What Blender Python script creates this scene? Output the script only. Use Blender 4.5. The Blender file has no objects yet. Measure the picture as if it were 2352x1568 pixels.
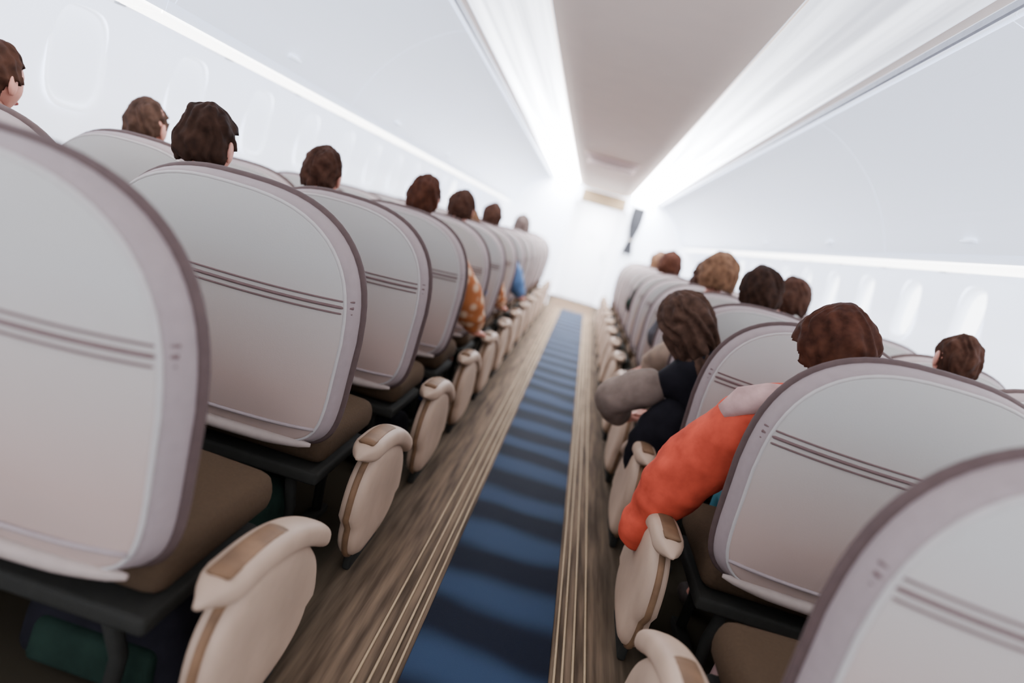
import bpy, bmesh, math, random
from mathutils import Vector, Matrix, noise
random.seed(4)
S = bpy.context.scene
COL = S.collection
PI = math.pi
ORD = ['first','second','third','fourth','fifth','sixth','seventh','eighth','ninth','tenth','eleventh','twelfth','thirteenth','fourteenth']

# ---------------------------------------------------------------- materials
def mat(name, col, rough=0.6, metal=0.0, noise_amt=0.08, scale=40, bump=0.0, emis=None, es=0.0, spec=None):
    m = bpy.data.materials.new(name); m.use_nodes = True
    nt = m.node_tree; b = nt.nodes['Principled BSDF']
    tc = nt.nodes.new('ShaderNodeTexCoord'); n = nt.nodes.new('ShaderNodeTexNoise')
    n.inputs['Scale'].default_value = scale; n.inputs['Detail'].default_value = 4
    nt.links.new(tc.outputs['Object'], n.inputs['Vector'])
    r = nt.nodes.new('ShaderNodeValToRGB')
    r.color_ramp.elements[0].position = .3; r.color_ramp.elements[1].position = .7
    lo = [max(0, c*(1-noise_amt)) for c in col]; hi = [min(1, c*(1+noise_amt)) for c in col]
    r.color_ramp.elements[0].color = (*lo, 1); r.color_ramp.elements[1].color = (*hi, 1)
    nt.links.new(n.outputs['Fac'], r.inputs['Fac']); nt.links.new(r.outputs['Color'], b.inputs['Base Color'])
    b.inputs['Roughness'].default_value = rough; b.inputs['Metallic'].default_value = metal
    if spec is not None: b.inputs['Specular IOR Level'].default_value = spec
    if emis:
        b.inputs['Emission Color'].default_value = (*emis, 1); b.inputs['Emission Strength'].default_value = es
    if bump:
        bp = nt.nodes.new('ShaderNodeBump'); bp.inputs['Strength'].default_value = bump; bp.inputs['Distance'].default_value = .004
        nt.links.new(n.outputs['Fac'], bp.inputs['Height']); nt.links.new(bp.outputs['Normal'], b.inputs['Normal'])
    return m

M = {}
def shell_mat():
    m = bpy.data.materials.new('seat_leather'); m.use_nodes = True
    nt = m.node_tree; b = nt.nodes['Principled BSDF']
    tc = nt.nodes.new('ShaderNodeTexCoord'); sx = nt.nodes.new('ShaderNodeSeparateXYZ')
    nt.links.new(tc.outputs['Object'], sx.inputs[0])
    r = nt.nodes.new('ShaderNodeValToRGB')
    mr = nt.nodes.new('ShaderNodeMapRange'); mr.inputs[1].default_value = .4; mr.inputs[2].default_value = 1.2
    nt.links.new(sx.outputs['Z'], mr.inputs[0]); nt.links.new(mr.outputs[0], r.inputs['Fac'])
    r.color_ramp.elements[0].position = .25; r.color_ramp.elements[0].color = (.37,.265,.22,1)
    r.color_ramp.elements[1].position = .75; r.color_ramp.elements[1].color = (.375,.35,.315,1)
    n = nt.nodes.new('ShaderNodeTexNoise'); n.inputs['Scale'].default_value = 260
    nt.links.new(tc.outputs['Object'], n.inputs['Vector'])
    bp = nt.nodes.new('ShaderNodeBump'); bp.inputs['Strength'].default_value = .15; bp.inputs['Distance'].default_value = .002
    nt.links.new(n.outputs['Fac'], bp.inputs['Height']); nt.links.new(bp.outputs['Normal'], b.inputs['Normal'])
    nt.links.new(r.outputs['Color'], b.inputs['Base Color']); b.inputs['Roughness'].default_value = .7; b.inputs['Specular IOR Level'].default_value = .2
    return m
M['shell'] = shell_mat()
M['bolster'] = mat('mauve_bolster', (.25,.195,.185), .7, noise_amt=.04, spec=.2)
M['piping'] = mat('dark_piping', (.075,.048,.043), .7, spec=.15)
M['seam'] = mat('seam_stitch', (.12,.07,.065), .6, spec=.2)
M['pale'] = mat('pale_trim', (.38,.34,.31), .6, noise_amt=.03, spec=.2)
M['lip'] = mat('lower_edge', (.30,.235,.20), .7, noise_amt=.05, spec=.15)
M['cushion'] = mat('taupe_cushion', (.055,.034,.020), .95, bump=.3, scale=120, spec=.05)
M['arm'] = mat('armrest_beige', (.36,.245,.17), .6, noise_amt=.28, scale=3, spec=.25)
M['armpad'] = mat('armrest_pad', (.13,.07,.035), .7, noise_amt=.3, scale=14, spec=.2)
M['metal'] = mat('dark_metal', (.016,.015,.012), .8, .0, spec=.1)
M['steel'] = mat('rail_steel', (.30,.21,.12), .7, .0, spec=.15)
M['white'] = mat('white_panel_glow', (.84,.87,.95), .5, noise_amt=.01, scale=3, emis=(.84,.89,1), es=1.6)  # no lamp: emission puts extra brightness into walls and white parts
M['bin'] = mat('bin_panel_glow', (.78,.83,.94), .45, noise_amt=.01, scale=3, emis=(.76,.84,1), es=1.3)  # bins are no lamps; emission added to whiten them
M['bindoor_glow'] = mat('bin_door', (.78,.83,.94), .4, noise_amt=.01, scale=3, emis=(.76,.84,1), es=1.3)  # same added glow on the door faces
M['ceil'] = mat('ceiling_beige', (.80,.65,.54), .8, noise_amt=.02, scale=5, spec=.15)
M['strip'] = mat('strip_light', (1,1,1), .5, noise_amt=0, emis=(1,.98,.95), es=8)
M['galley'] = mat('galley_fill_light', (1,1,1), .5, noise_amt=0, emis=(1,.98,.96), es=100)  # emitter of the fill lamp added beyond the doorway
M['seamgrey'] = mat('seam_grey', (.48,.50,.56), .6)
M['grey'] = mat('bulkhead_grey', (.60,.61,.63), .6, noise_amt=.04, scale=4)
M['skin'] = mat('skin', (.50,.22,.16), .6, noise_amt=.05, scale=30, spec=.2)
M['lips'] = mat('lips', (.45,.16,.14), .45)
M['eyew'] = mat('eye_white', (.8,.8,.78), .2, noise_amt=0)
M['iris'] = mat('iris_brown', (.04,.02,.01), .2, noise_amt=0)
M['shoe'] = mat('shoe_leather', (.03,.022,.018), .5, spec=.2)
M['pink'] = mat('pinkish_plastic', (.60,.45,.40), .6)
M['screen'] = mat('dark_glass', (.45,.34,.30), .4)
M['frame'] = mat('window_reveal_glow', (.84,.87,.95), .5, noise_amt=.01, emis=(.84,.89,1), es=1.9)  # reveals are no lamps; glow added along with the walls
def cove_mat():   # lamps get stronger towards the front of the cabin
    m = bpy.data.materials.new('cove_light'); m.use_nodes = True; nt = m.node_tree; p = nt.nodes['Principled BSDF']
    g = nt.nodes.new('ShaderNodeNewGeometry'); sx = nt.nodes.new('ShaderNodeSeparateXYZ'); nt.links.new(g.outputs['Position'], sx.inputs[0])
    mr = nt.nodes.new('ShaderNodeMapRange'); mr.inputs[1].default_value = 2.0; mr.inputs[2].default_value = 11.5; nt.links.new(sx.outputs['Y'], mr.inputs[0])
    pw = nt.nodes.new('ShaderNodeMath'); pw.operation = 'POWER'; pw.inputs[1].default_value = 2; nt.links.new(mr.outputs[0], pw.inputs[0])
    ma = nt.nodes.new('ShaderNodeMath'); ma.operation = 'MULTIPLY_ADD'; ma.inputs[1].default_value = 95; ma.inputs[2].default_value = 2.2; nt.links.new(pw.outputs[0], ma.inputs[0])
    nz = nt.nodes.new('ShaderNodeTexNoise'); nz.inputs['Scale'].default_value = 1.0
    mp = nt.nodes.new('ShaderNodeMapping'); mp.inputs['Scale'].default_value = (14, .25, 1); nt.links.new(g.outputs['Position'], mp.inputs[0]); nt.links.new(mp.outputs[0], nz.inputs['Vector'])
    r2 = nt.nodes.new('ShaderNodeMapRange'); r2.inputs[1].default_value = .3; r2.inputs[2].default_value = .7; r2.inputs[3].default_value = .5; r2.inputs[4].default_value = 1.4; nt.links.new(nz.outputs['Fac'], r2.inputs[0])
    mu = nt.nodes.new('ShaderNodeMath'); mu.operation = 'MULTIPLY'; nt.links.new(ma.outputs[0], mu.inputs[0]); nt.links.new(r2.outputs[0], mu.inputs[1])
    nt.links.new(mu.outputs[0], p.inputs['Emission Strength']); p.inputs['Emission Color'].default_value = (.88,.92,1,1); p.inputs['Base Color'].default_value = (.9,.92,1,1)
    return m
M['cove'] = cove_mat()
HAIR = {k: mat('hair_'+k, c, .85, noise_amt=.45, scale=28, bump=.4, spec=.08) for k, c in
        dict(dark=(.022,.010,.006), brown=(.036,.015,.009), reddish=(.044,.015,.008), light=(.12,.060,.032), grey=(.10,.07,.06), soft=(.050,.026,.017)).items()}
CL = {k: mat('cloth_'+k, c, .95, noise_amt=.25, scale=14, bump=.3, spec=.08) for k, c in
      dict(orange=(.46,.062,.034), black=(.008,.007,.009), grey=(.08,.075,.08), teal=(.03,.10,.12), navy=(.015,.025,.06), darkgrey=(.06,.06,.065), white=(.50,.48,.46), beige=(.26,.18,.13), blue=(.08,.14,.26), red=(.32,.05,.05), green=(.008,.016,.011), pinkwhite=(.44,.27,.24), greybeige=(.17,.125,.10), khaki=(.20,.13,.08)).items()}
def patt(name, a, b, sc):
    m = bpy.data.materials.new(name); m.use_nodes = True; nt = m.node_tree; p = nt.nodes['Principled BSDF']
    tc = nt.nodes.new('ShaderNodeTexCoord'); v = nt.nodes.new('ShaderNodeTexVoronoi'); v.inputs['Scale'].default_value = sc
    r = nt.nodes.new('ShaderNodeValToRGB'); r.color_ramp.elements[0].position = .2; r.color_ramp.elements[1].position = .55
    r.color_ramp.elements[0].color = (*a,1); r.color_ramp.elements[1].color = (*b,1)
    nt.links.new(tc.outputs['Object'], v.inputs['Vector']); nt.links.new(v.outputs['Distance'], r.inputs['Fac'])
    nt.links.new(r.outputs['Color'], p.inputs['Base Color']); p.inputs['Roughness'].default_value = .85; p.inputs['Specular IOR Level'].default_value = .1
    return m
CL['pattern'] = patt('cloth_pattern', (.50,.34,.22), (.28,.09,.03), 16)

def band_mat():
    m = bpy.data.materials.new('aisle_carpet'); m.use_nodes = True; nt = m.node_tree; p = nt.nodes['Principled BSDF']
    tc = nt.nodes.new('ShaderNodeTexCoord'); sx = nt.nodes.new('ShaderNodeSeparateXYZ'); nt.links.new(tc.outputs['Object'], sx.inputs[0])
    nz = nt.nodes.new('ShaderNodeTexNoise'); nz.inputs['Scale'].default_value = 1.6; nt.links.new(tc.outputs['Object'], nz.inputs['Vector'])
    ad = nt.nodes.new('ShaderNodeMath'); ad.operation = 'MULTIPLY_ADD'; nt.links.new(nz.outputs['Fac'], ad.inputs[0]); ad.inputs[1].default_value = .25; nt.links.new(sx.outputs['Y'], ad.inputs[2])
    mu = nt.nodes.new('ShaderNodeMath'); mu.operation = 'MULTIPLY'; mu.inputs[1].default_value = 2*PI/.42; nt.links.new(ad.outputs[0], mu.inputs[0])
    sn = nt.nodes.new('ShaderNodeMath'); sn.operation = 'SINE'; nt.links.new(mu.outputs[0], sn.inputs[0])
    r = nt.nodes.new('ShaderNodeValToRGB'); r.color_ramp.interpolation = 'EASE'
    mr = nt.nodes.new('ShaderNodeMapRange'); mr.inputs[1].default_value = -1; nt.links.new(sn.outputs[0], mr.inputs[0]); nt.links.new(mr.outputs[0], r.inputs['Fac'])
    r.color_ramp.elements[0].position = .15; r.color_ramp.elements[0].color = (.0030,.0042,.0095,1)
    r.color_ramp.elements[1].position = 1; r.color_ramp.elements[1].color = (.019,.033,.062,1)
    nt.links.new(r.outputs['Color'], p.inputs['Base Color']); p.inputs['Roughness'].default_value = .85; p.inputs['Specular IOR Level'].default_value = .08
    f = nt.nodes.new('ShaderNodeTexNoise'); f.inputs['Scale'].default_value = 400; nt.links.new(tc.outputs['Object'], f.inputs['Vector'])
    bp = nt.nodes.new('ShaderNodeBump'); bp.inputs['Strength'].default_value = .3; bp.inputs['Distance'].default_value = .003
    nt.links.new(f.outputs['Fac'], bp.inputs['Height']); nt.links.new(bp.outputs['Normal'], p.inputs['Normal'])
    return m
M['carpet'] = band_mat()
def floor_mat():
    m = bpy.data.materials.new('brown_floor'); m.use_nodes = True; nt = m.node_tree; p = nt.nodes['Principled BSDF']
    tc = nt.nodes.new('ShaderNodeTexCoord'); w = nt.nodes.new('ShaderNodeTexNoise'); w.inputs['Scale'].default_value = 1; w.inputs['Detail'].default_value = 3
    mp = nt.nodes.new('ShaderNodeMapping'); mp.inputs['Scale'].default_value = (38, 2.2, 1)
    nt.links.new(tc.outputs['Object'], mp.inputs[0]); nt.links.new(mp.outputs[0], w.inputs['Vector'])
    r = nt.nodes.new('ShaderNodeValToRGB'); r.color_ramp.elements[0].position = .32; r.color_ramp.elements[1].position = .72
    r.color_ramp.elements[0].color = (.040,.025,.015,1); r.color_ramp.elements[1].color = (.15,.10,.062,1)
    nt.links.new(w.outputs['Fac'], r.inputs['Fac'])
    sx = nt.nodes.new('ShaderNodeSeparateXYZ'); nt.links.new(tc.outputs['Object'], sx.inputs[0])
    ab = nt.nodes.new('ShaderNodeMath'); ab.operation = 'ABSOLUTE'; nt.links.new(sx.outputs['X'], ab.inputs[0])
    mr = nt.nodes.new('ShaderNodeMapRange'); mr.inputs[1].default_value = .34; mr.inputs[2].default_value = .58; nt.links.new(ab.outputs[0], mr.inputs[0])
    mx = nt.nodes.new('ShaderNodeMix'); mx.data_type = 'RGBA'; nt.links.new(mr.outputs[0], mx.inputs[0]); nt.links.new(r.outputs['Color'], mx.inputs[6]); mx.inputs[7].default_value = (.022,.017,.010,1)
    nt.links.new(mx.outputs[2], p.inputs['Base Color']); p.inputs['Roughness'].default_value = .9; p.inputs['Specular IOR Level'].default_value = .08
    return m
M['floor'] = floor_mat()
def glass_mat():
    m = bpy.data.materials.new('window_glass'); m.use_nodes = True; nt = m.node_tree; nt.nodes.clear()
    o = nt.nodes.new('ShaderNodeOutputMaterial'); mx = nt.nodes.new('ShaderNodeMixShader'); t = nt.nodes.new('ShaderNodeBsdfTransparent'); g = nt.nodes.new('ShaderNodeBsdfGlossy')
    g.inputs['Roughness'].default_value = .05; mx.inputs[0].default_value = .06
    nt.links.new(t.outputs[0], mx.inputs[1]); nt.links.new(g.outputs[0], mx.inputs[2]); nt.links.new(mx.outputs[0], o.inputs[0])
    return m
M['glass'] = glass_mat()

# ---------------------------------------------------------------- helpers
def link_mesh(name, me, m=None, parent=None, smooth=True):
    o = bpy.data.objects.new(name, me); COL.objects.link(o)
    if m and not me.materials: me.materials.append(m)
    if smooth:
        for p in me.polygons: p.use_smooth = True
    if parent: o.parent = parent
    return o
def mesh_from(name, V, F):
    me = bpy.data.meshes.new(name); me.from_pydata([tuple(v) for v in V], [], F)
    bm = bmesh.new(); bm.from_mesh(me); bmesh.ops.recalc_face_normals(bm, faces=bm.faces[:]); bm.to_mesh(me); bm.free()
    return me
def mo(name, V, F, m, parent=None, smooth=True):
    return link_mesh(name, mesh_from(name, V, F), m, parent, smooth)
def tag(o, label, cat, group=None):
    o['label'] = label; o['category'] = cat
    if group: o['group'] = group
    return o
def struct(o): o['kind'] = 'structure'; return o
def empty(name, loc, rz=0):
    o = bpy.data.objects.new(name, None); COL.objects.link(o); o.location = loc; o.rotation_euler = (0,0,rz); o.empty_display_size = .1
    return o
def rbox(name, x0,x1,y0,y1,z0,z1, m, parent=None, bev=.01, seg=3, fn=None, cuts=0):
    bm = bmesh.new(); bmesh.ops.create_cube(bm, size=1)
    for v in bm.verts:
        v.co = Vector(((x0+x1)/2+v.co.x*(x1-x0), (y0+y1)/2+v.co.y*(y1-y0), (z0+z1)/2+v.co.z*(z1-z0)))
    if bev: bmesh.ops.bevel(bm, geom=bm.edges[:], offset=bev, segments=seg, affect='EDGES', profile=.5)
    if cuts: bmesh.ops.subdivide_edges(bm, edges=[e for e in bm.edges if e.calc_length() > .08], cuts=cuts, use_grid_fill=True)
    if fn:
        for v in bm.verts: v.co = fn(v.co.copy())
    me = bpy.data.meshes.new(name); bm.to_mesh(me); bm.free()
    o = link_mesh(name, me, m, parent, True)
    try: me.set_sharp_from_angle(angle=math.radians(50))
    except Exception: pass
    return o
def tube(P, r, n=8, closed=False):
    P = [Vector(p) for p in P]; V = []; F = []; N = len(P)
    for i, p in enumerate(P):
        a = P[(i-1) % N] if (closed or i > 0) else p
        b = P[(i+1) % N] if (closed or i < N-1) else p
        t = (b-a).normalized(); up = Vector((0,1,0)) if abs(t.y) < .9 else Vector((0,0,1))
        s = t.cross(up).normalized(); u = s.cross(t)
        rr = r[i] if isinstance(r, (list,tuple)) else r
        for k in range(n):
            an = 2*PI*k/n; V.append(p + s*math.cos(an)*rr + u*math.sin(an)*rr)
    L = N if closed else N-1
    for i in range(L):
        for k in range(n):
            F.append((i*n+k, i*n+(k+1) % n, ((i+1) % N)*n+(k+1) % n, ((i+1) % N)*n+k))
    if not closed:
        F.append(tuple(range(n))); F.append(tuple((N-1)*n+k for k in range(n)))
    return V, F
def extr(name, prof, y0, y1, m, parent=None, closed=True, smooth=False):
    n = len(prof); V = [(x,y0,z) for x,z in prof] + [(x,y1,z) for x,z in prof]; F = []
    for i in range(n if closed else n-1):
        j = (i+1) % n; F.append((i,j,n+j,n+i))
    if closed: F.append(tuple(range(n))); F.append(tuple(range(n,2*n)))
    return mo(name, V, F, m, parent, smooth)

# ---------------------------------------------------------------- setting
Y0, Y1, YG = -1.2, 11.9, 14.2
HW = 2.44; ZC = 2.19
struct(rbox('floor', -HW-.1, HW+.1, Y0, YG, -.1, 0, M['floor'], bev=0))
car = rbox('aisle_carpet', -.16, .245, Y0+.05, Y1-.1, .0005, .008, M['carpet'], bev=.003)
tag(car, 'navy aisle carpet runner with lighter blue bands between the seats', 'carpet')
for i, x in enumerate((-.176, .261, -.200, .285, -.232, .317, -.270, .355)):
    struct(rbox('trim_%d' % (i+1), x-.0035, x+.0035, Y0+.05, Y1-.1, .0005, .009, M['steel'], bev=.002))
c = extr('ceiling', [(-2.5,2.36),(-2.5,2.30),(-.98,2.30),(-.98,2.25),(-.50,2.25),(-.46,2.235),(-.40,2.205),(-.32,ZC),(.32,ZC),(.40,2.205),(.46,2.235),(.50,2.25),(.98,2.25),(.98,2.30),(2.5,2.30),(2.5,2.36)], Y0, YG, M['ceil'], smooth=True); struct(c)
for sd, nm in ((-1,'left'),(1,'right')):
    for k in range(4):
        y0 = Y0+.02+k*3.26; root = empty('cove_light', (sd*.70, y0+1.63, 2.235))
        tag(root, '%s long white cove light panel from the camera, %s of the ceiling centre' % (ORD[k], nm), 'ceiling light', 'cove lights along the ceiling')
        prof = [(-.22,.0),(-.1,-.012),(.1,-.012),(.22,.0),(.21,.012),(-.21,.012)]
        extr('diffuser', prof, -1.630, 1.630, M['cove'], root)
        mo('frame', *tube([(-.228,-1.625,.006),(.228,-1.625,.006),(.228,1.625,.006),(-.228,1.625,.006)], .004, 6, True), M['white'], root)
tn = 9
for sd in (-1,1):
    struct(rbox('trim_%d' % tn, sd*.945-.006, sd*.945+.006, Y0, Y1, 2.18, 2.205, M['seamgrey'], bev=0)); tn += 1

WZ, WA, WB = 1.43, .155, .215
def wall(sd, name):
    V = []; F = []; N = 32
    def px(z): return sd*(HW - .10*max(0,(z-1.1))**1.5)
    ys = [.42 + .8*i for i in range(-1, 14)]
    for yc in ys:
        b = len(V)
        for ring in range(3):
            for k in range(N):
                a = 2*PI*k/N; c_, s_ = math.cos(a), math.sin(a)
                hx = WA*math.copysign(abs(c_)**.6, c_); hz = WB*math.copysign(abs(s_)**.6, s_)
                mxx = max(abs(c_)/.4, abs(s_)/.32); rx, rz = c_/mxx, s_/mxx
                t = ring/2
                yy = yc+hx*(1-t)+rx*t; zz = WZ+hz*(1-t)+rz*t
                V.append((px(zz), yy, zz))
        for ring in range(2):
            for k in range(N):
                k2 = (k+1) % N
                F.append((b+ring*N+k, b+ring*N+k2, b+(ring+1)*N+k2, b+(ring+1)*N+k))
    ya, yb = ys[0]-.4, ys[-1]+.4
    def strip(z0, z1, n=6):
        b = len(V)
        for i in range(n+1):
            z = z0+(z1-z0)*i/n; V.append((px(z), Y0, z)); V.append((px(z), YG, z))
        for i in range(n): F.append((b+2*i, b+2*i+1, b+2*i+3, b+2*i+2))
    strip(0, WZ-.32); strip(WZ+.32, 2.34)
    for yc in ys:
        for s in (-1,1):
            b = len(V)
            for zz in [WZ-.32+.64*i/8 for i in range(9)]:
                V.append((px(zz)+sd*.001, yc+s*.25, zz)); V.append((px(zz)+sd*.001, yc+s*.40, zz))
            for i in range(8): F.append((b+2*i, b+2*i+1, b+2*i+3, b+2*i+2))
            for z0, z1 in ((WZ-.32, WZ-.25), (WZ+.25, WZ+.32)):
                b = len(V); V.extend([(px(z0)+sd*.001, yc, z0), (px(z0)+sd*.001, yc+s*.40, z0), (px(z1)+sd*.001, yc+s*.40, z1), (px(z1)+sd*.001, yc, z1)]); F.append((b,b+1,b+2,b+3))
    b = len(V); V.extend([(px(WZ), yb, WZ-.32), (px(WZ), YG, WZ-.32), (px(WZ), YG, WZ+.32), (px(WZ), yb, WZ+.32)]); F.append((b,b+1,b+2,b+3))
    b = len(V); V.extend([(px(WZ), Y0, WZ-.32), (px(WZ), ya, WZ-.32), (px(WZ), ya, WZ+.32), (px(WZ), Y0, WZ+.32)]); F.append((b,b+1,b+2,b+3))
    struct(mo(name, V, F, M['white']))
    return ys, px
wn = 1
def oval(g, off, sd, N=32): return [(sd*off, g*WA*math.copysign(abs(math.cos(2*PI*k/N))**.6, math.cos(2*PI*k/N)), g*WB*math.copysign(abs(math.sin(2*PI*k/N))**.6, math.sin(2*PI*k/N))) for k in range(N)]
for sd, name in ((-1,'wall_left'),(1,'wall_right')):
    ys, px = wall(sd, name)
    for yc in ys[1:-1]:
        root = empty('window_%d' % wn, (px(WZ), yc, WZ)); struct(root); wn += 1
        N = 32; V = []; F = []
        for (g, off) in ((1.10,-.003),(1.04,-.006),(.98,-.003),(.90,.05),(.88,.06)): V += oval(g, off, sd)
        for j in range(4):
            for k in range(N): F.append((j*N+k, j*N+(k+1) % N, (j+1)*N+(k+1) % N, (j+1)*N+k))
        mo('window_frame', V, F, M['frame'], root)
        mo('window_pane', oval(.89, .055, sd), [tuple(range(N))], M['glass'], root, False)
        if sd < 0:
            V = oval(.965, .010, sd) + oval(.965, .014, sd); F = [tuple(range(N)), tuple(range(N,2*N))] + [(k,(k+1)%N,N+(k+1)%N,N+k) for k in range(N)]
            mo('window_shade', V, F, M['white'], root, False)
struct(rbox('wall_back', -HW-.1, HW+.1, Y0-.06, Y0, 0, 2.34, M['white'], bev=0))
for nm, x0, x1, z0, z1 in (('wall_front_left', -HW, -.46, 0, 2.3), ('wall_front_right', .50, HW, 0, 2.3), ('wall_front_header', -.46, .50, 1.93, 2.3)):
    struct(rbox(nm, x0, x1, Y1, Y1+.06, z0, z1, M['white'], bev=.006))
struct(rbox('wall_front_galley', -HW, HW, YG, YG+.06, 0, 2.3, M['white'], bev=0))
d = empty('door_1', (.02, YG-.03, 0)); struct(d)
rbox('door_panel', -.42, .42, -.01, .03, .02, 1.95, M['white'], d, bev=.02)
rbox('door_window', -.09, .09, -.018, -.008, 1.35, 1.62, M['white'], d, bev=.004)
mo('door_handle', *tube([(.3,-.05,1.0),(.3,-.07,1.05),(.3,-.07,1.15),(.3,-.05,1.2)], .012), M['grey'], d)
hb = mat('header_beige', (.24,.17,.10), .8, spec=.1)
struct(rbox('trim_%d' % tn, -.38, .42, Y1-.03, Y1+.01, 1.94, 2.16, hb, bev=.008))
gl = empty('galley_fill_light', (.02, 12.9, 2.16)); tag(gl, 'added white fill light in the area beyond the far doorway', 'ceiling light')  # unseen lamp, added to make the cabin's far end glow white
rbox('diffuser', -.35, .35, -.7, .7, 0, .02, M['galley'], gl, bev=.004)
mo('frame', *tube([(-.37,-.72,.015),(.37,-.72,.015),(.37,.72,.015),(-.37,.72,.015)], .012, 6, True), M['grey'], gl)
cr = empty('curtain', (.66, Y1-.10, 0)); tag(cr, 'dark grey gathered curtain hanging right of the far doorway', 'curtain')
V=[];F=[];nx=40;nz=24
for j in range(nz+1):
    z = 1.25+.82*j/nz; pinch = 1-.5*math.exp(-((z-1.5)/.2)**2)
    for i in range(nx+1):
        t=i/nx-.5; V.append((t*.22*pinch, .035*math.sin(t*44)*pinch, z))
for j in range(nz):
    for i in range(nx): F.append((j*(nx+1)+i, j*(nx+1)+i+1, (j+1)*(nx+1)+i+1, (j+1)*(nx+1)+i))
mo('curtain_cloth', V, F, CL['darkgrey'], cr)
mo('curtain_rod', *tube([(-.2,0,2.08),(.2,0,2.08)], .012), M['grey'], cr)
mo('tieback', *tube([(.06*math.cos(a),.045*math.sin(a),1.5) for a in [2*PI*k/16 for k in range(16)]], .012, 6, True), M['pale'], cr)
sc = empty('ceiling_screen', (-.02, 7.4, 2.19)); tag(sc, 'small pinkish fold-down screen unit hanging from the beige ceiling centre', 'screen')
rbox('housing', -.30, .30, -.10, .10, -.035, 0, M['pink'], sc, bev=.01)
rbox('screen_panel', -.26, .26, -.03, .0, -.11, -.036, M['pink'], sc, bev=.008)
rbox('display', -.23, .23, -.034, -.029, -.10, -.045, M['screen'], sc, bev=.002)

def bin_unit(sd, y0, L, idx, nm):
    root = empty('overhead_bin', (0, y0+L/2, 0))
    tag(root, '%s pale overhead luggage bin from the camera on the %s side' % (ORD[idx], nm), 'luggage bin', 'overhead luggage bins')
    face = [(.97,2.20),(1.10,2.15),(1.24,2.06),(1.37,1.94),(1.47,1.80),(1.545,1.64)]
    body = [(x+.02, z+.005) for x, z in face] + [(1.57,1.605),(1.75,1.64),(2.36,1.80),(2.34,2.285),(.99,2.285)]
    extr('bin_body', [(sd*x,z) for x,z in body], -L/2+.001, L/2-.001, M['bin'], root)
    f = []
    for i in range(21):
        t = i/20*(len(face)-1); a = min(int(t), len(face)-2); u = t-a
        p0=Vector(face[max(a-1,0)]);p1=Vector(face[a]);p2=Vector(face[a+1]);p3=Vector(face[min(a+2,len(face)-1)])
        f.append(.5*((2*p1)+(p2-p0)*u+(2*p0-5*p1+4*p2-p3)*u*u+(3*p1-p0-3*p2+p3)*u**3))
    outer = [(p.x-.004, p.y-.004) for p in f[1:]]; inner = [(p.x+.019, p.y+.006) for p in reversed(f[1:])]
    dr = extr('bin_door', [(sd*x,z) for x,z in outer+inner], -L/2+.002, L/2-.002, M['bindoor_glow'], root, smooth=False)
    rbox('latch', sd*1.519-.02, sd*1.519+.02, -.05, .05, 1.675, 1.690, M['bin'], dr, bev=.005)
    rbox('light_strip', sd*1.66-.08, sd*1.66+.08, -L/2+.002, L/2-.002, 1.595, 1.612, M['strip'], root, bev=.003)
    for k in (-1,1):
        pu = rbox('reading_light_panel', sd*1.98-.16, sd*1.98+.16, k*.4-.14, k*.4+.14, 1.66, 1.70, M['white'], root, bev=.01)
        for q in (-.08,.08):
            mo('reading_lamp', *tube([(sd*1.98+q, k*.4, 1.662),(sd*1.98+q, k*.4, 1.652)], .022, 14), M['grey'], pu)
for sd, nm in ((-1,'left'),(1,'right')):
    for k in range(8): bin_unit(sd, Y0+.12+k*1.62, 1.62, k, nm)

# ---------------------------------------------------------------- seats
A_, B_, ZM = .405, .385, .79
def outl(g, n=64):
    P = []
    for k in range(n):
        a = 2*PI*k/n; c_, s_ = math.cos(a), math.sin(a); e = 2/2.7 if s_ >= 0 else 2/6.5
        x = A_*math.copysign(abs(c_)**e, c_); z = B_*math.copysign(abs(s_)**e, s_)
        if z < 0: x *= 1-.06*(-z/B_)
        P.append((x*g, ZM+z*g))
    return P
def yrec(z): return .13*(1.175-z)/.77
def gauge(x, z):
    zz = (z-ZM)/B_; n = 2.7 if zz >= 0 else 6.5; xa = A_*(1-.06*max(0,-zz))
    return (abs(x/xa)**n+abs(zz)**n)**(1/n)
GP = .925
def yback(x, z):
    k = min(1, gauge(x,z)/GP); return yrec(z) - .035*(1-k**3)
def lofted(rings, cap=None):
    n = len(rings[0]); V = []; F = []
    for r in rings: V += r
    for j in range(len(rings)-1):
        for k in range(n): F.append((j*n+k, j*n+(k+1) % n, (j+1)*n+(k+1) % n, (j+1)*n+k))
    if cap == 0: V.append(tuple(sum((Vector(p) for p in rings[0]), Vector())/n)); c = len(V)-1; F += [(c, (k+1) % n, k) for k in range(n)]
    return V, F
AX = .500
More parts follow.
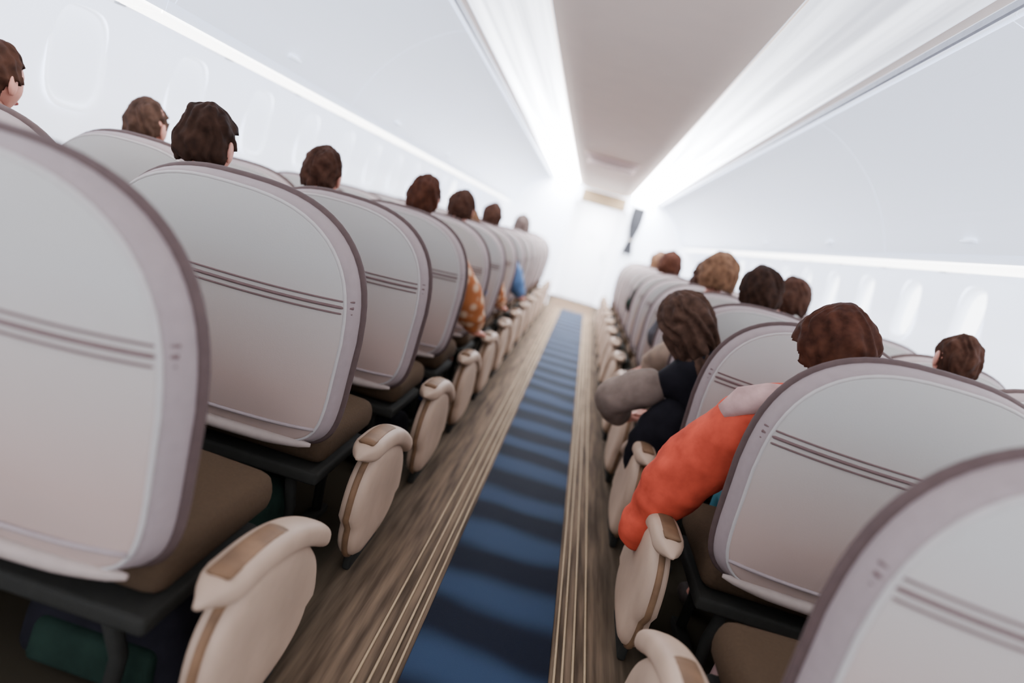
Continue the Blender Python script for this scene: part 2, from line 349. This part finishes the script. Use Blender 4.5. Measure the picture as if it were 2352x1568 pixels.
def make_seat():
    root = empty('cabin_seat', (0,0,0))
    rings = []
    for g in [.04,.2,.4,.6,.75,.86,.92,.96,.985,1.0]:
        rings.append([(x, yback(x, z) , z) for x, z in outl(g*GP)])
    rings.append([(x, yrec(z)+.012, z) for x, z in outl(GP+.006)])
    mo('back_shell', *lofted(rings, 0), M['shell'], root)
    rings = [[(x, yrec(z)+y, z) for x, z in outl(g)] for g, y in ((GP-.004,.006),(GP+.02,.008),(.965,.026),(.985,.05),(.99,.07),(.99,.085))]
    mo('side_bolster', *lofted(rings), M['bolster'], root)
    mo('pale_welt', *tube([(x, yrec(z)+.004, z) for x, z in outl(GP+.004)], .0055, 8, True), M['pale'], root)
    mo('dark_piping', *tube([(x, yrec(z)+.082, z) for x, z in outl(.987)], .0145, 10, True), M['piping'], root)
    rings = [[(x, yrec(z)+y, z) for x, z in outl(g)] for g, y in ((.975,.085),(.965,.115),(.92,.135),(.8,.145),(.6,.15),(.3,.15),(.05,.15))]
    rings.reverse()
    mo('backrest_cushion', *lofted(rings, 0), M['cushion'], root)
    for z0, r in ((.905,.0028),(.887,.0045),(.869,.0028)):
        pts = []
        wx = A_*.955
        for i in range(31):
            t = -1+2*i/30; x = t*wx; z = z0 + .010*t*t
            y = yback(x, z)-.001 if gauge(x,z) < GP else yrec(z)+.008+ (gauge(x,z)-GP)*.5
            pts.append((x, y, z))
        mo('seam', *tube(pts, r, 6), M['seam'], root)
    pts = [(-.34+.68*i/20, yback(-.34+.68*i/20, .50)-.001, .50-.012*(1-(i/10-1)**2)) for i in range(21)]
    mo('pocket_edge', *tube(pts, .006, 6), M['bolster'], root)
    pts = [(-.335+.67*i/20, yrec(.43)+.006-.014*(1-(i/10-1)**2), .432+.010*abs(i/10-1)**3) for i in range(21)]
    mo('bottom_lip', *tube(pts, [.006+.014*min(1,5*min(i,20-i)/20)**.5 for i in range(21)], 12), M['lip'], root)
    def puff(v):
        v.z += .02*math.cos(v.x*3.4)*math.cos((v.y-.4)*3) if v.z > .43 else 0
        return v
    rbox('seat_cushion', -.365,.365,.20,.68,.345,.455, M['cushion'], root, bev=.045, seg=4, fn=puff, cuts=4)
    rbox('seat_frame', -.37,.37,.16,.60,.30,.343, M['metal'], root, bev=.012)
    for s in (-1,1):
        pts = [(s*.27,.20,.31),(s*.27,.26,.16),(s*.27,.24,.02)]
        mo('leg', *tube(pts, .019, 8), M['metal'], root)
        pts = [(s*.27,.56,.31),(s*.27,.52,.16),(s*.27,.54,.02)]
        mo('leg', *tube(pts, .019, 8), M['metal'], root)
        rbox('floor_rail', s*.27-.025, s*.27+.025, .18, .60, .0, .03, M['metal'], root, bev=.006)
    for s in (-1,1):
        def drop(y): return .15*max(0,(y-.22)/.46)**2
        N = 28; rings = []
        for i in range(25):   # armrest : a smooth rounded bar that bends down at its front end
            t = i/24; y = .08+.62*t
            e = min(1, math.sin(PI*min(1,max(0,t*6,0)) /2) if t < 1/6 else (math.sqrt(max(0,1-((t-.88)/.12)**2)) if t > .88 else 1)); e = max(e, .12)
            rings.append([(s*AX+.046*e*math.copysign(abs(math.cos(2*PI*k/N))**.75, math.cos(2*PI*k/N)), y, .468-drop(y)+.036*e*math.copysign(abs(math.sin(2*PI*k/N))**.75, math.sin(2*PI*k/N))) for k in range(N)])
        V, F = lofted(rings, 0); F.append(tuple(24*N+k for k in range(N)))
        am = mo('armrest', V, F, M['arm'], root); am['arm_side'] = s
        rings = []
        for i in range(9):
            y = .14+.24*i/8; rings.append([(s*AX+.026*math.cos(2*PI*k/12), y, .500-drop(y)+.007*math.sin(2*PI*k/12)) for k in range(12)])
        V, F = lofted(rings, 0); F.append(tuple(8*12+k for k in range(12)))
        mo('arm_pad', V, F, M['armpad'], am)
        prof = []
        for k in range(48):
            a = 2*PI*k/48; c_, s_ = math.cos(a), math.sin(a)
            px_ = .40+.28*math.copysign(abs(c_)**.6, c_)*(1-.16*(s_<0)); pz_ = .25+.20*math.copysign(abs(s_)**.7, s_)
            prof.append((px_, pz_-drop(px_)*max(0,min(1,(pz_-.05)/.3))))
        rings = []
        for xo, g in ((-.036,.70),(-.035,.84),(-.030,.94),(-.018,.99),(0,1.0),(.018,.99),(.030,.94),(.035,.84),(.036,.70)):
            rings.append([(s*AX+xo, .40+(p[0]-.40)*g, .25+(p[1]-.25)*g) for p in prof])
        V, F = lofted(rings, 0); n = len(prof); F.append(tuple((len(rings)-1)*n+k for k in range(n)))
        sp = mo('side_panel', V, F, M['arm'], root); sp['arm_side'] = s
        mo('panel_edge', *tube([(s*AX, .40+(p[0]-.40)*1.0, .25+(p[1]-.25)*1.0) for p in prof], .010, 8, True), M['armpad'], sp)
        ft = rbox('end_leg', s*AX-.014, s*AX+.014, .26, .54, .0, .10, M['metal'], root, bev=.01); ft['arm_side'] = s
    return root
def kids(o): return [c for c in COL.objects if c.parent == o]
def copy_tree(o, parent=None, skip=None):
    c = o.copy(); COL.objects.link(c)
    if parent: c.parent = parent
    for ch in kids(o):
        if skip and skip(ch): continue
        copy_tree(ch, c, skip)
    return c
proto = make_seat()
NR = 13; PITCH = .8; R0 = .90
XA, XW = .975, 1.868
jobs = []
for r in range(NR):
    for sd, nm in ((-1,'left'),(1,'right')):
        xa = .935 if (r == 0 and sd > 0) else XA
        jobs.append((sd*xa, r, 'aisle', sd, nm)); jobs.append((sd*XW, r, 'window', sd, nm))
for (x, r, pos, sd, nm) in jobs:
    if pos == 'aisle': o = copy_tree(proto)
    else: o = copy_tree(proto, None, lambda ch, sd=sd: ch.get('arm_side') is not None and ch['arm_side'] != sd)
    o.location = (x, R0+r*PITCH, 0)
    if pos == 'aisle': lb = 'grey high-backed cabin seat with dark piping, %s from the camera along the aisle\'s %s side' % (ORD[r], nm)
    else: lb = 'grey high-backed cabin seat by the %s windows, in the %s row from the camera' % (nm, ORD[r])
    tag(o, lb, 'seat', 'cabin seats in rows')
def rm(o):
    for c in kids(o): rm(c)
    bpy.data.objects.remove(o)
rm(proto)
for o in COL.objects:
    if 'arm_side' in o: del o['arm_side']

# ---------------------------------------------------------------- people
def skin_mesh(name, V, E, R, sub=2):
    me = bpy.data.meshes.new(name+'_src'); me.from_pydata([tuple(v) for v in V], E, [])
    o = bpy.data.objects.new(name+'_src', me); COL.objects.link(o)
    o.modifiers.new('s', 'SKIN')
    sv = me.skin_vertices[0].data
    for i, r in enumerate(R): sv[i].radius = (r, r) if not isinstance(r, tuple) else r
    sv[0].use_root = True
    m = o.modifiers.new('u', 'SUBSURF'); m.levels = sub; m.render_levels = sub
    dg = bpy.context.evaluated_depsgraph_get(); dg.update()
    out = bpy.data.meshes.new_from_object(o.evaluated_get(dg)); out.name = name
    bpy.data.objects.remove(o); bpy.data.meshes.remove(me)
    return out
def wrinkle(me, amt=.013):
    ns = [v.normal.copy() for v in me.vertices]
    for v, n in zip(me.vertices, ns):
        p = v.co
        w = noise.noise(Vector((p.x*8, p.y*8, p.z*16))) + .3*noise.noise(Vector((p.x*20, p.y*20, p.z*34)))
        v.co = p + n*amt*(w+.35)
class Sk:
    def __init__(s): s.V=[]; s.E=[]; s.R=[]
    def add(s, p, r, prev=None):
        s.V.append(Vector(p)); s.R.append(r); i=len(s.V)-1
        if prev is not None: s.E.append((prev,i))
        return i
def G(d, s): return math.exp(-(d/s)**2)
def head_bm(bm, mtx):
    r = bmesh.ops.create_uvsphere(bm, u_segments=36, v_segments=26, radius=1)
    for v in r['verts']:
        p = v.co.copy(); x,y,z = p.x*.076, p.y*.096, p.z*.118
        low = max(0, (-z-.03)/.09)
        x *= 1-.32*low
        if y < 0: y *= 1-.35*low; z += .02*low
        else: y *= 1-.06*low
        if y > 0:
            y += .024*G(x,.012)*G(z+.018,.026) + .006*G(x,.016)*G(z+.03,.014)
            y -= .010*(G(x-.031,.017)+G(x+.031,.017))*G(z-.008,.014)
            y += .006*G(x,.024)*G(z+.058,.010) + .007*G(x,.022)*G(z+.098,.018)
            y += .004*G(abs(x)-.03,.02)*G(z-.03,.01)
        v.co = mtx @ Vector((x,y,z))
    for s in (-1,1):
        r = bmesh.ops.create_uvsphere(bm, u_segments=14, v_segments=10, radius=1)
        for v in r['verts']:
            p = v.co; v.co = mtx @ Vector((s*(.080+p.x*.010+.010*max(0,-p.y)), -.006+p.y*.020, -.004+p.z*.034*(1+.15*p.y)))
def hair_mesh(kind, puff=1.0, seed=0, wide=1.0):
    bm = bmesh.new(); bmesh.ops.create_uvsphere(bm, u_segments=128, v_segments=64, radius=1)
    kill = []
    sv = Vector((seed, 2, 1))
    for v in bm.verts:
        p = v.co.copy()
        j = .10*noise.noise(p*5+sv)
        if kind == 'short': hide = (p.y > .38+j and p.z < .42+j) or (p.y > -.15+j and p.z < -.02+j) or p.z < -.52+1.5*j
        elif kind == 'bob': hide = (p.y > .38+j and p.z < .45) or (p.y > .25+j and p.z < 0)
        else: hide = (p.y > .38 and p.z < .45) or (p.y > .30 and p.z < 0)
        if hide: kill.append(v)
        ph = math.atan2(p.y, p.x)
        lock = math.sin(ph*13+6*noise.noise(p*1.6+sv)+p.z*6)
        amp = .004 if kind == 'short' else .009
        st = amp*lock*(1-abs(p.z)**4)+.013*noise.noise(p*1.9+sv)+.004*noise.noise(p*6+sv)
        x, y, z = p.x*(.084*puff+st)*wide, p.y*(.105*puff+st)-.006, p.z*(.124*(1+(puff-1)*.7)+st)+.006
        if kind != 'short' and p.z < -.05:
            L = {'bob': 1.5, 'long': 2.1}[kind]
            k = (-.05-p.z)
            rad = max(.66, math.sqrt(max(0,1-p.z*p.z)))/max(.05, math.sqrt(max(.0025,1-p.z*p.z)))
            x *= rad*(1.05-.15*k); y = y*rad if y < 0 else y
            z = -.05*.12 - k*.126*L*(1+.15*lock) + .008
        v.co = Vector((x,y,z))
    bmesh.ops.delete(bm, geom=kill, context='VERTS')
    me = bpy.data.meshes.new('hair'); bm.to_mesh(me); bm.free()
    return me
BODYCACHE = {}
def build_person(side=0, fwd=0, armL=None, armR=None, sleeve=1.0, hand_curl=.5, tw=0, key=None, full=False, ex=0.0, bell=1.0, slimL=1.0):
    if key and key in BODYCACHE: return BODYCACHE[key]
    piv = Vector((0,0,.54))
    Rm = Matrix.Rotation(side, 3, 'Y') @ Matrix.Rotation(-fwd, 3, 'X')
    def up(p): return piv + Rm @ (Vector(p)-piv)
    P = dict(pel=Vector((0,0,.56)), bel=up((0,-.01,.70)), che=up((0,-.035,.86)), uch=up((0,-.045,.98)), nk=up((0,-.05,1.07)), hb=up((0,-.045,1.13)), hc=up((0,-.03,1.24)))
    arms = {}
    for s, ov in ((-1,armL),(1,armR)):
        sh = up((s*.185,-.05,1.0))
        if ov: el, wr, ha = [Vector(q) for q in ov]
        else: el, wr, ha = Vector((s*.255,.03,.74)), Vector((s*.19,.24,.69)), Vector((s*.14,.33,.665))
        arms[s] = (sh, el, wr, ha)
    def torso(k, e=0.0):
        i0 = k.add(P['pel'], .125+e); i1 = k.add(P['bel'], .118+e, i0); i2 = k.add(P['che'], .125+e, i1); i3 = k.add(P['uch'], .10+e, i2)
        return i0, i1, i2, i3
    k = Sk(); i0,i1,i2,i3 = torso(k)
    n = k.add(P['nk'], .056, i3); h = k.add(P['hb'], .055, n); k.add(P['hc'], .058, h)
    for s in (-1,1):
        sh, el, wr, ha = arms[s]
        cl = k.add((P['uch']+sh)/2, .075, i3); a = k.add(sh, .062, cl); m_ = k.add(sh.lerp(el,.5), .050, a); b = k.add(el, .042, m_); m2 = k.add(el.lerp(wr,.4), .040, b); w = k.add(wr, .027, m2)
        f = (ha-wr).normalized(); ref = Vector((0,0,1)) if abs(f.z) < .85 else Vector((0,1,0))
        lat = f.cross(ref).normalized(); dn = f.cross(lat)
        if dn.z > 0 and abs(f.z) < .85: dn = -dn
        inward = lat if lat.x*s < 0 else -lat
        pm = k.add(wr+f*.03, .024, w)
        for q, L in ((-1.5,.062),(-.5,.075),(.5,.080),(1.5,.070)):
            kn = wr+f*.088+inward*q*.021; c1 = k.add(kn, .0115, pm)
            c2 = k.add(kn+f*L*.5+dn*L*.15*hand_curl, .0090, c1); c3 = k.add(kn+f*L*.85+dn*L*.5*hand_curl, .0080, c2)
        t1 = k.add(wr+f*.045+inward*.034+dn*.006, .012, pm); t2 = k.add(wr+f*.078+inward*.052+dn*.012, .0095, t1); k.add(wr+f*.10+inward*.056+dn*.018, .0085, t2)
        hp = k.add((s*.095,.03,.545), .092, i0); th = k.add((s*.115,.20,.55), .080, hp); kn = k.add((s*.125,.375,.545), .060, th); cf = k.add((s*.125,.385,.36), .052, kn); an = k.add((s*.125,.37,.10), .034, cf); ft = k.add((s*.13,.40,.052), .036, an); k.add((s*.14,.49,.042), .034, ft)
    body = skin_mesh('body', k.V, k.E, k.R)
    hm = Matrix.Translation(P['hc']) @ (Rm @ Matrix.Rotation(tw,3,'Z')).to_4x4()
    bm = bmesh.new(); bm.from_mesh(body); head_bm(bm, hm); bm.to_mesh(body); bm.free()
    k = Sk(); i0,i1,i2,i3 = torso(k, .014+ex); k.add(P['nk']-Vector((0,0,.035)), .062, i3)
    for s in (-1,1):
        sh, el, wr, ha = arms[s]
        q = 1.0 if full else .9
        z_ = slimL if s < 0 else 1.0
        cl = k.add((P['uch']+sh)/2, .088+ex, i3); a = k.add(sh, .076*sleeve**.5*z_, cl); m_ = k.add(sh.lerp(el,.5), .066*sleeve*z_, a); b = k.add(el, .058*sleeve*z_, m_); m2 = k.add(el.lerp(wr,.5), .052*sleeve*bell**.5*z_, b); w_ = k.add(el.lerp(wr,q), .038*sleeve**.5*bell, m2)
        if full and s < 0: k.add(wr+(ha-wr)*1.9, .036*sleeve**.5*bell, w_)
    shirt = skin_mesh('shirt', k.V, k.E, k.R, 3); wrinkle(shirt, .013 if slimL == 1 else .006)
    k = Sk(); i0 = k.add((0,0,.55), .135)
    for s in (-1,1):
        hp = k.add((s*.10,.03,.545), .10, i0); th = k.add((s*.115,.20,.55), .090, hp); kn = k.add((s*.125,.375,.545), .070, th); cf = k.add((s*.125,.385,.36), .064, kn); k.add((s*.125,.37,.13), .052, cf)
    trs = skin_mesh('trousers', k.V, k.E, k.R)
    sho = []
    for s in (-1,1):
        k = Sk(); a = k.add((s*.125,.345,.065), .048); b = k.add((s*.128,.41,.052), .045, a); c = k.add((s*.14,.50,.042), .040, b)
        sho.append(skin_mesh('shoe', k.V, k.E, k.R))
    out = dict(body=body, shirt=shirt, trs=trs, shoes=sho, hm=hm, P=P, arms=arms)
    if key: BODYCACHE[key] = out
    return out
HC = {}
eye_me = None
def eye_mesh():
    global eye_me
    if eye_me: return eye_me
    bm = bmesh.new(); bmesh.ops.create_uvsphere(bm, u_segments=16, v_segments=12, radius=.0125, matrix=Matrix.Rotation(PI/2,4,'X'))
    eye_me = bpy.data.meshes.new('eye')
    for f in bm.faces:
        f.smooth = True
        if f.calc_center_median().y > .0095: f.material_index = 1
    bm.to_mesh(eye_me); bm.free(); eye_me.materials.append(M['eyew']); eye_me.materials.append(M['iris']); return eye_me
lips_me = None
def lips_mesh():
    global lips_me
    if lips_me: return lips_me
    bm = bmesh.new(); bmesh.ops.create_uvsphere(bm, u_segments=16, v_segments=10, radius=1)
    for v in bm.verts: v.co = Vector((v.co.x*.024, v.co.y*.006-abs(v.co.x)**2*.005, v.co.z*(.008)-.002*abs(v.co.z)*(1-abs(v.co.x))))
    lips_me = bpy.data.meshes.new('lips'); bm.to_mesh(lips_me); bm.free()
    for p in lips_me.polygons: p.use_smooth = True
    lips_me.materials.append(M['lips']); return lips_me
def setmat(o, m):
    if len(o.data.materials) == 0: o.data.materials.append(m)
    o.material_slots[0].link = 'OBJECT'; o.material_slots[0].material = m
def person(x, y, label, hair='brown', hk='short', puff=1.0, shirt='grey', trs='navy', meshes=None, scale=1.0, rz=0, group=None, wide=1.0):
    B = meshes or build_person(key='default')
    root = empty('person', (x, y, 0), rz); root.scale = (scale,)*3
    tag(root, label, 'person', group)
    for nm, me, m in (('body', B['body'], M['skin']), ('shirt', B['shirt'], CL[shirt]), ('trousers', B['trs'], CL[trs])):
        o = link_mesh(nm, me, None, root); setmat(o, m)
    for s in B['shoes']: o = link_mesh('shoe', s, None, root); setmat(o, M['shoe'])
    o = link_mesh('hair', hair_mesh(hk, puff, x*7.1+y*3.3, wide), None, root); setmat(o, HAIR[hair]); o.matrix_local = B['hm']
    md = o.modifiers.new('t','SOLIDIFY'); md.thickness = .012+.09*(puff-1); md.offset = -1
    for s in (-1,1):
        e = bpy.data.objects.new('eye', eye_mesh()); COL.objects.link(e); e.parent = root; e.matrix_local = B['hm'] @ Matrix.Translation((s*.031,.072,.006))
    e = bpy.data.objects.new('lips', lips_mesh()); COL.objects.link(e); e.parent = root; e.matrix_local = B['hm'] @ Matrix.Translation((0,.092,-.060))
    return root
def ry(r): return R0+r*PITCH+.36
# left side
person(-2.03, ry(1), 'dark-haired person in navy top by the left windows in the second row', 'brown', shirt='navy', trs='grey')
person(-2.05, ry(2), 'brown-haired person in beige top by the left windows in the third row', 'soft', shirt='beige', trs='navy', scale=.98)
person(-1.26, ry(1), 'dark-haired person in grey top above the second seat on the left', 'dark', puff=1.05, shirt='grey', trs='beige', scale=.985)
person(-1.21, ry(2), 'short brown-haired person in white top above the third seat on the left', 'brown', shirt='white', trs='navy', scale=.985)
mp = build_person(fwd=-.02, armR=((.37,.06,.74),(.44,.20,.56),(.45,.28,.545)), sleeve=1.7, ex=.04)
person(-.95, ry(3), 'reddish-haired person in orange-brown patterned top, fourth row left of the aisle', 'reddish', 'short', 1.1, shirt='pattern', trs='beige', meshes=mp)
person(-.90, ry(4), 'dark-haired person in blue top, fifth row left of the aisle', 'brown', 'short', 1.1, shirt='blue', trs='grey')
mp2 = build_person(armR=((.36,.06,.72),(.43,.26,.58),(.44,.34,.565)), sleeve=1.5)
person(-.97, ry(5), 'light-haired person in patterned top and trousers, sixth row left of the aisle', 'light', 'short', shirt='pattern', trs='pattern', meshes=mp2, scale=.93)
person(-.93, ry(6), 'brown-haired person in blue-grey top, seventh row left of the aisle', 'brown', 'short', 1.12, shirt='blue', trs='navy', meshes=mp2)
person(-.90, ry(9), 'grey-haired person in white top, tenth row left of the aisle', 'grey', 'bob', 1.2, shirt='white', trs='navy')
# right side
orange = build_person(side=-.14, fwd=.02, armL=((-.40,.02,.70),(-.475,.07,.49),(-.49,.085,.41)), sleeve=2.0, full=True, ex=.045, bell=1.35)
op = person(.885, ry(1), 'person in orange-red sleeved top with arm hanging over the aisle armrest, second row right', 'reddish', 'short', 1.26, 'orange', 'teal', meshes=orange, scale=.93, wide=1.2)
nk = orange['P']['nk']; shd = orange['arms'][-1][0]
pts = [nk+Vector((.085*math.cos(a), .085*math.sin(a), -.03+.02*math.sin(2*a))) for a in [PI*.2+1.5*PI*i/14 for i in range(15)]]
pts += [nk.lerp(shd,.55)+Vector((0,-.06,.04)), shd+Vector((-.02,-.06,.055)), shd+Vector((-.09,-.05,.025)), shd+Vector((-.13,-.03,-.03))]
sco = mo('scarf', *tube(pts, [.028]*15+[.045,.055,.05,.03], 12), CL['pinkwhite'], op); sco['label'] = 'pale pinkish scarf over the shoulder'
person(1.57, ry(2), 'short dark-haired person by the right windows in the third row', 'brown', 'short', shirt='grey', trs='navy', scale=.96)
lean = build_person(side=-.60, fwd=.24, armL=((-.66,.10,.66),(-.52,.27,.54),(-.45,.29,.58)), armR=((-.02,.28,.66),(-.10,.40,.66),(-.14,.46,.65)), sleeve=1.3, tw=.5, ex=.05, slimL=.75)
lp = person(.875, ry(2), 'brown-haired person in black top with grey-beige sleeve leaning out over the aisle, third row right', 'soft', 'long', 1.5, 'black', 'black', meshes=lean, scale=.92)
sh, el, wr, ha = lean['arms'][-1]
k = Sk(); a = k.add(sh.lerp(el,-.05), .105); b = k.add(sh.lerp(el,.5), .104, a); c = k.add(el, .096, b); e_ = k.add(el.lerp(wr,.5), .090, c); k.add(el.lerp(wr,.92), .070, e_)
sm = skin_mesh('sleeve', k.V, k.E, k.R, 3); wrinkle(sm, .008); so = link_mesh('sleeve', sm, None, lp); setmat(so, CL['greybeige']); so['label'] = 'grey-beige sleeve reaching toward the aisle'
k = Sk(); a = k.add((-.26,-.02,.74), .13); b = k.add((-.34,.0,.62), .150, a); c = k.add((-.38,.02,.50), .145, b); e_ = k.add((-.38,.04,.38), .115, c); k.add((-.35,.06,.28), .07, e_)
sm = skin_mesh('coat', k.V, k.E, k.R, 3); wrinkle(sm, .012); so = link_mesh('coat', sm, None, lp); setmat(so, CL['black']); so['label'] = 'black coat hanging over the armrest'
aout = build_person(side=-.08, armL=((-.40,.02,.78),(-.50,.20,.62),(-.52,.28,.58)), sleeve=1.4)
person(1.0, ry(3), 'dark-haired person in beige top, fourth row right of the aisle', 'dark', 'short', 1.3, 'beige', 'grey', meshes=aout)
person(1.35, ry(4), 'brown-haired person in white top toward the right windows, fifth row', 'brown', 'short', 1.45, 'white', 'navy')
person(.86, ry(4), 'light-haired person in dark grey top, fifth row right of the aisle', 'light', 'short', 1.5, 'grey', 'navy', scale=1.02)
person(.95, ry(5), 'brown-haired person in blue top, sixth row right of the aisle', 'brown', 'bob', 1.4, 'blue', 'grey')
person(.84, ry(7), 'reddish-haired person in green top, eighth row right of the aisle', 'reddish', 'short', 1.5, 'green', 'beige')
person(.90, ry(9), 'light-haired person in red top, tenth row right of the aisle', 'light', 'short', 1.5, 'red', 'navy')

# ---------------------------------------------------------------- bags under seats
def bag(x, y, w, h, dpt, m1, m2, label, rz=0):
    root = empty('backpack', (x, y, 0), rz); tag(root, label, 'bag')
    def f(v):
        t = v.z/h; k = 1-.18*t*t; return Vector((v.x*k*(1+.03*noise.noise(v*9)), v.y*k, v.z+.01*noise.noise(v*8)*t))
    rbox('bag_body', -w/2,w/2,-dpt/2,dpt/2,0.004,h, m1, root, bev=.05, seg=4, fn=f, cuts=3)
    rbox('front_pocket', -w*.36,w*.36,-dpt/2-.025,-dpt/2+.03,.03,h*.55, m2, root, bev=.02, seg=3, fn=f)
    mo('handle', *tube([(.05*math.cos(a), 0, h*.97+.035*math.sin(a)) for a in [PI*i/10 for i in range(11)]], .007), m2, root)
    mo('zip', *tube([(w*.40*math.cos(a), -dpt*.40, h*.45+h*.38*math.sin(a)) for a in [PI*i/16 for i in range(17)]], .004), M['pale'], root)
bag(-.90, 1.90, .40,.25,.26, CL['green'], CL['pattern'], 'dark green bag with orange pocket under the second left seat')
bag(-.80, 1.34, .42,.25,.24, CL['black'], CL['green'], 'black bag under the nearest left seat')
bag(-.74, 2.90, .34,.25,.24, CL['black'], CL['green'], 'black bag under the third left seat')
bag(-.74, 3.70, .34,.25,.24, CL['navy'], CL['black'], 'navy bag under the fourth left seat')
bag(.90, 1.86, .32,.24,.24, CL['pinkwhite'], CL['beige'], 'pale pinkish bag under the second right seat')

# ---------------------------------------------------------------- camera
f_px = 1500.0; W, H = 2352, 1568; VP = (1355, 560); roll = math.radians(16.5)
dv = Vector((VP[0]-W/2, H/2-VP[1], -f_px)).normalized()
nv = Vector((math.sin(roll), math.cos(roll), 0)); uv = (nv - dv*nv.dot(dv)).normalized(); av = dv.cross(uv)
cam = bpy.data.cameras.new('camera'); co = bpy.data.objects.new('camera', cam); COL.objects.link(co)
cam.sensor_width = 36; cam.lens = 36*f_px/W; cam.clip_start = .02
cam.dof.use_dof = True; cam.dof.focus_distance = 2.0; cam.dof.aperture_fstop = 1.0
m3 = Matrix((av, dv, uv))
co.matrix_world = Matrix.Translation((0,0,1.25)) @ m3.to_4x4()
S.camera = co

# ---------------------------------------------------------------- light
w = bpy.data.worlds.new('sky'); S.world = w; w.use_nodes = True
w.node_tree.nodes['Background'].inputs[0].default_value = (.90,.94,1,1); w.node_tree.nodes['Background'].inputs[1].default_value = 8.0
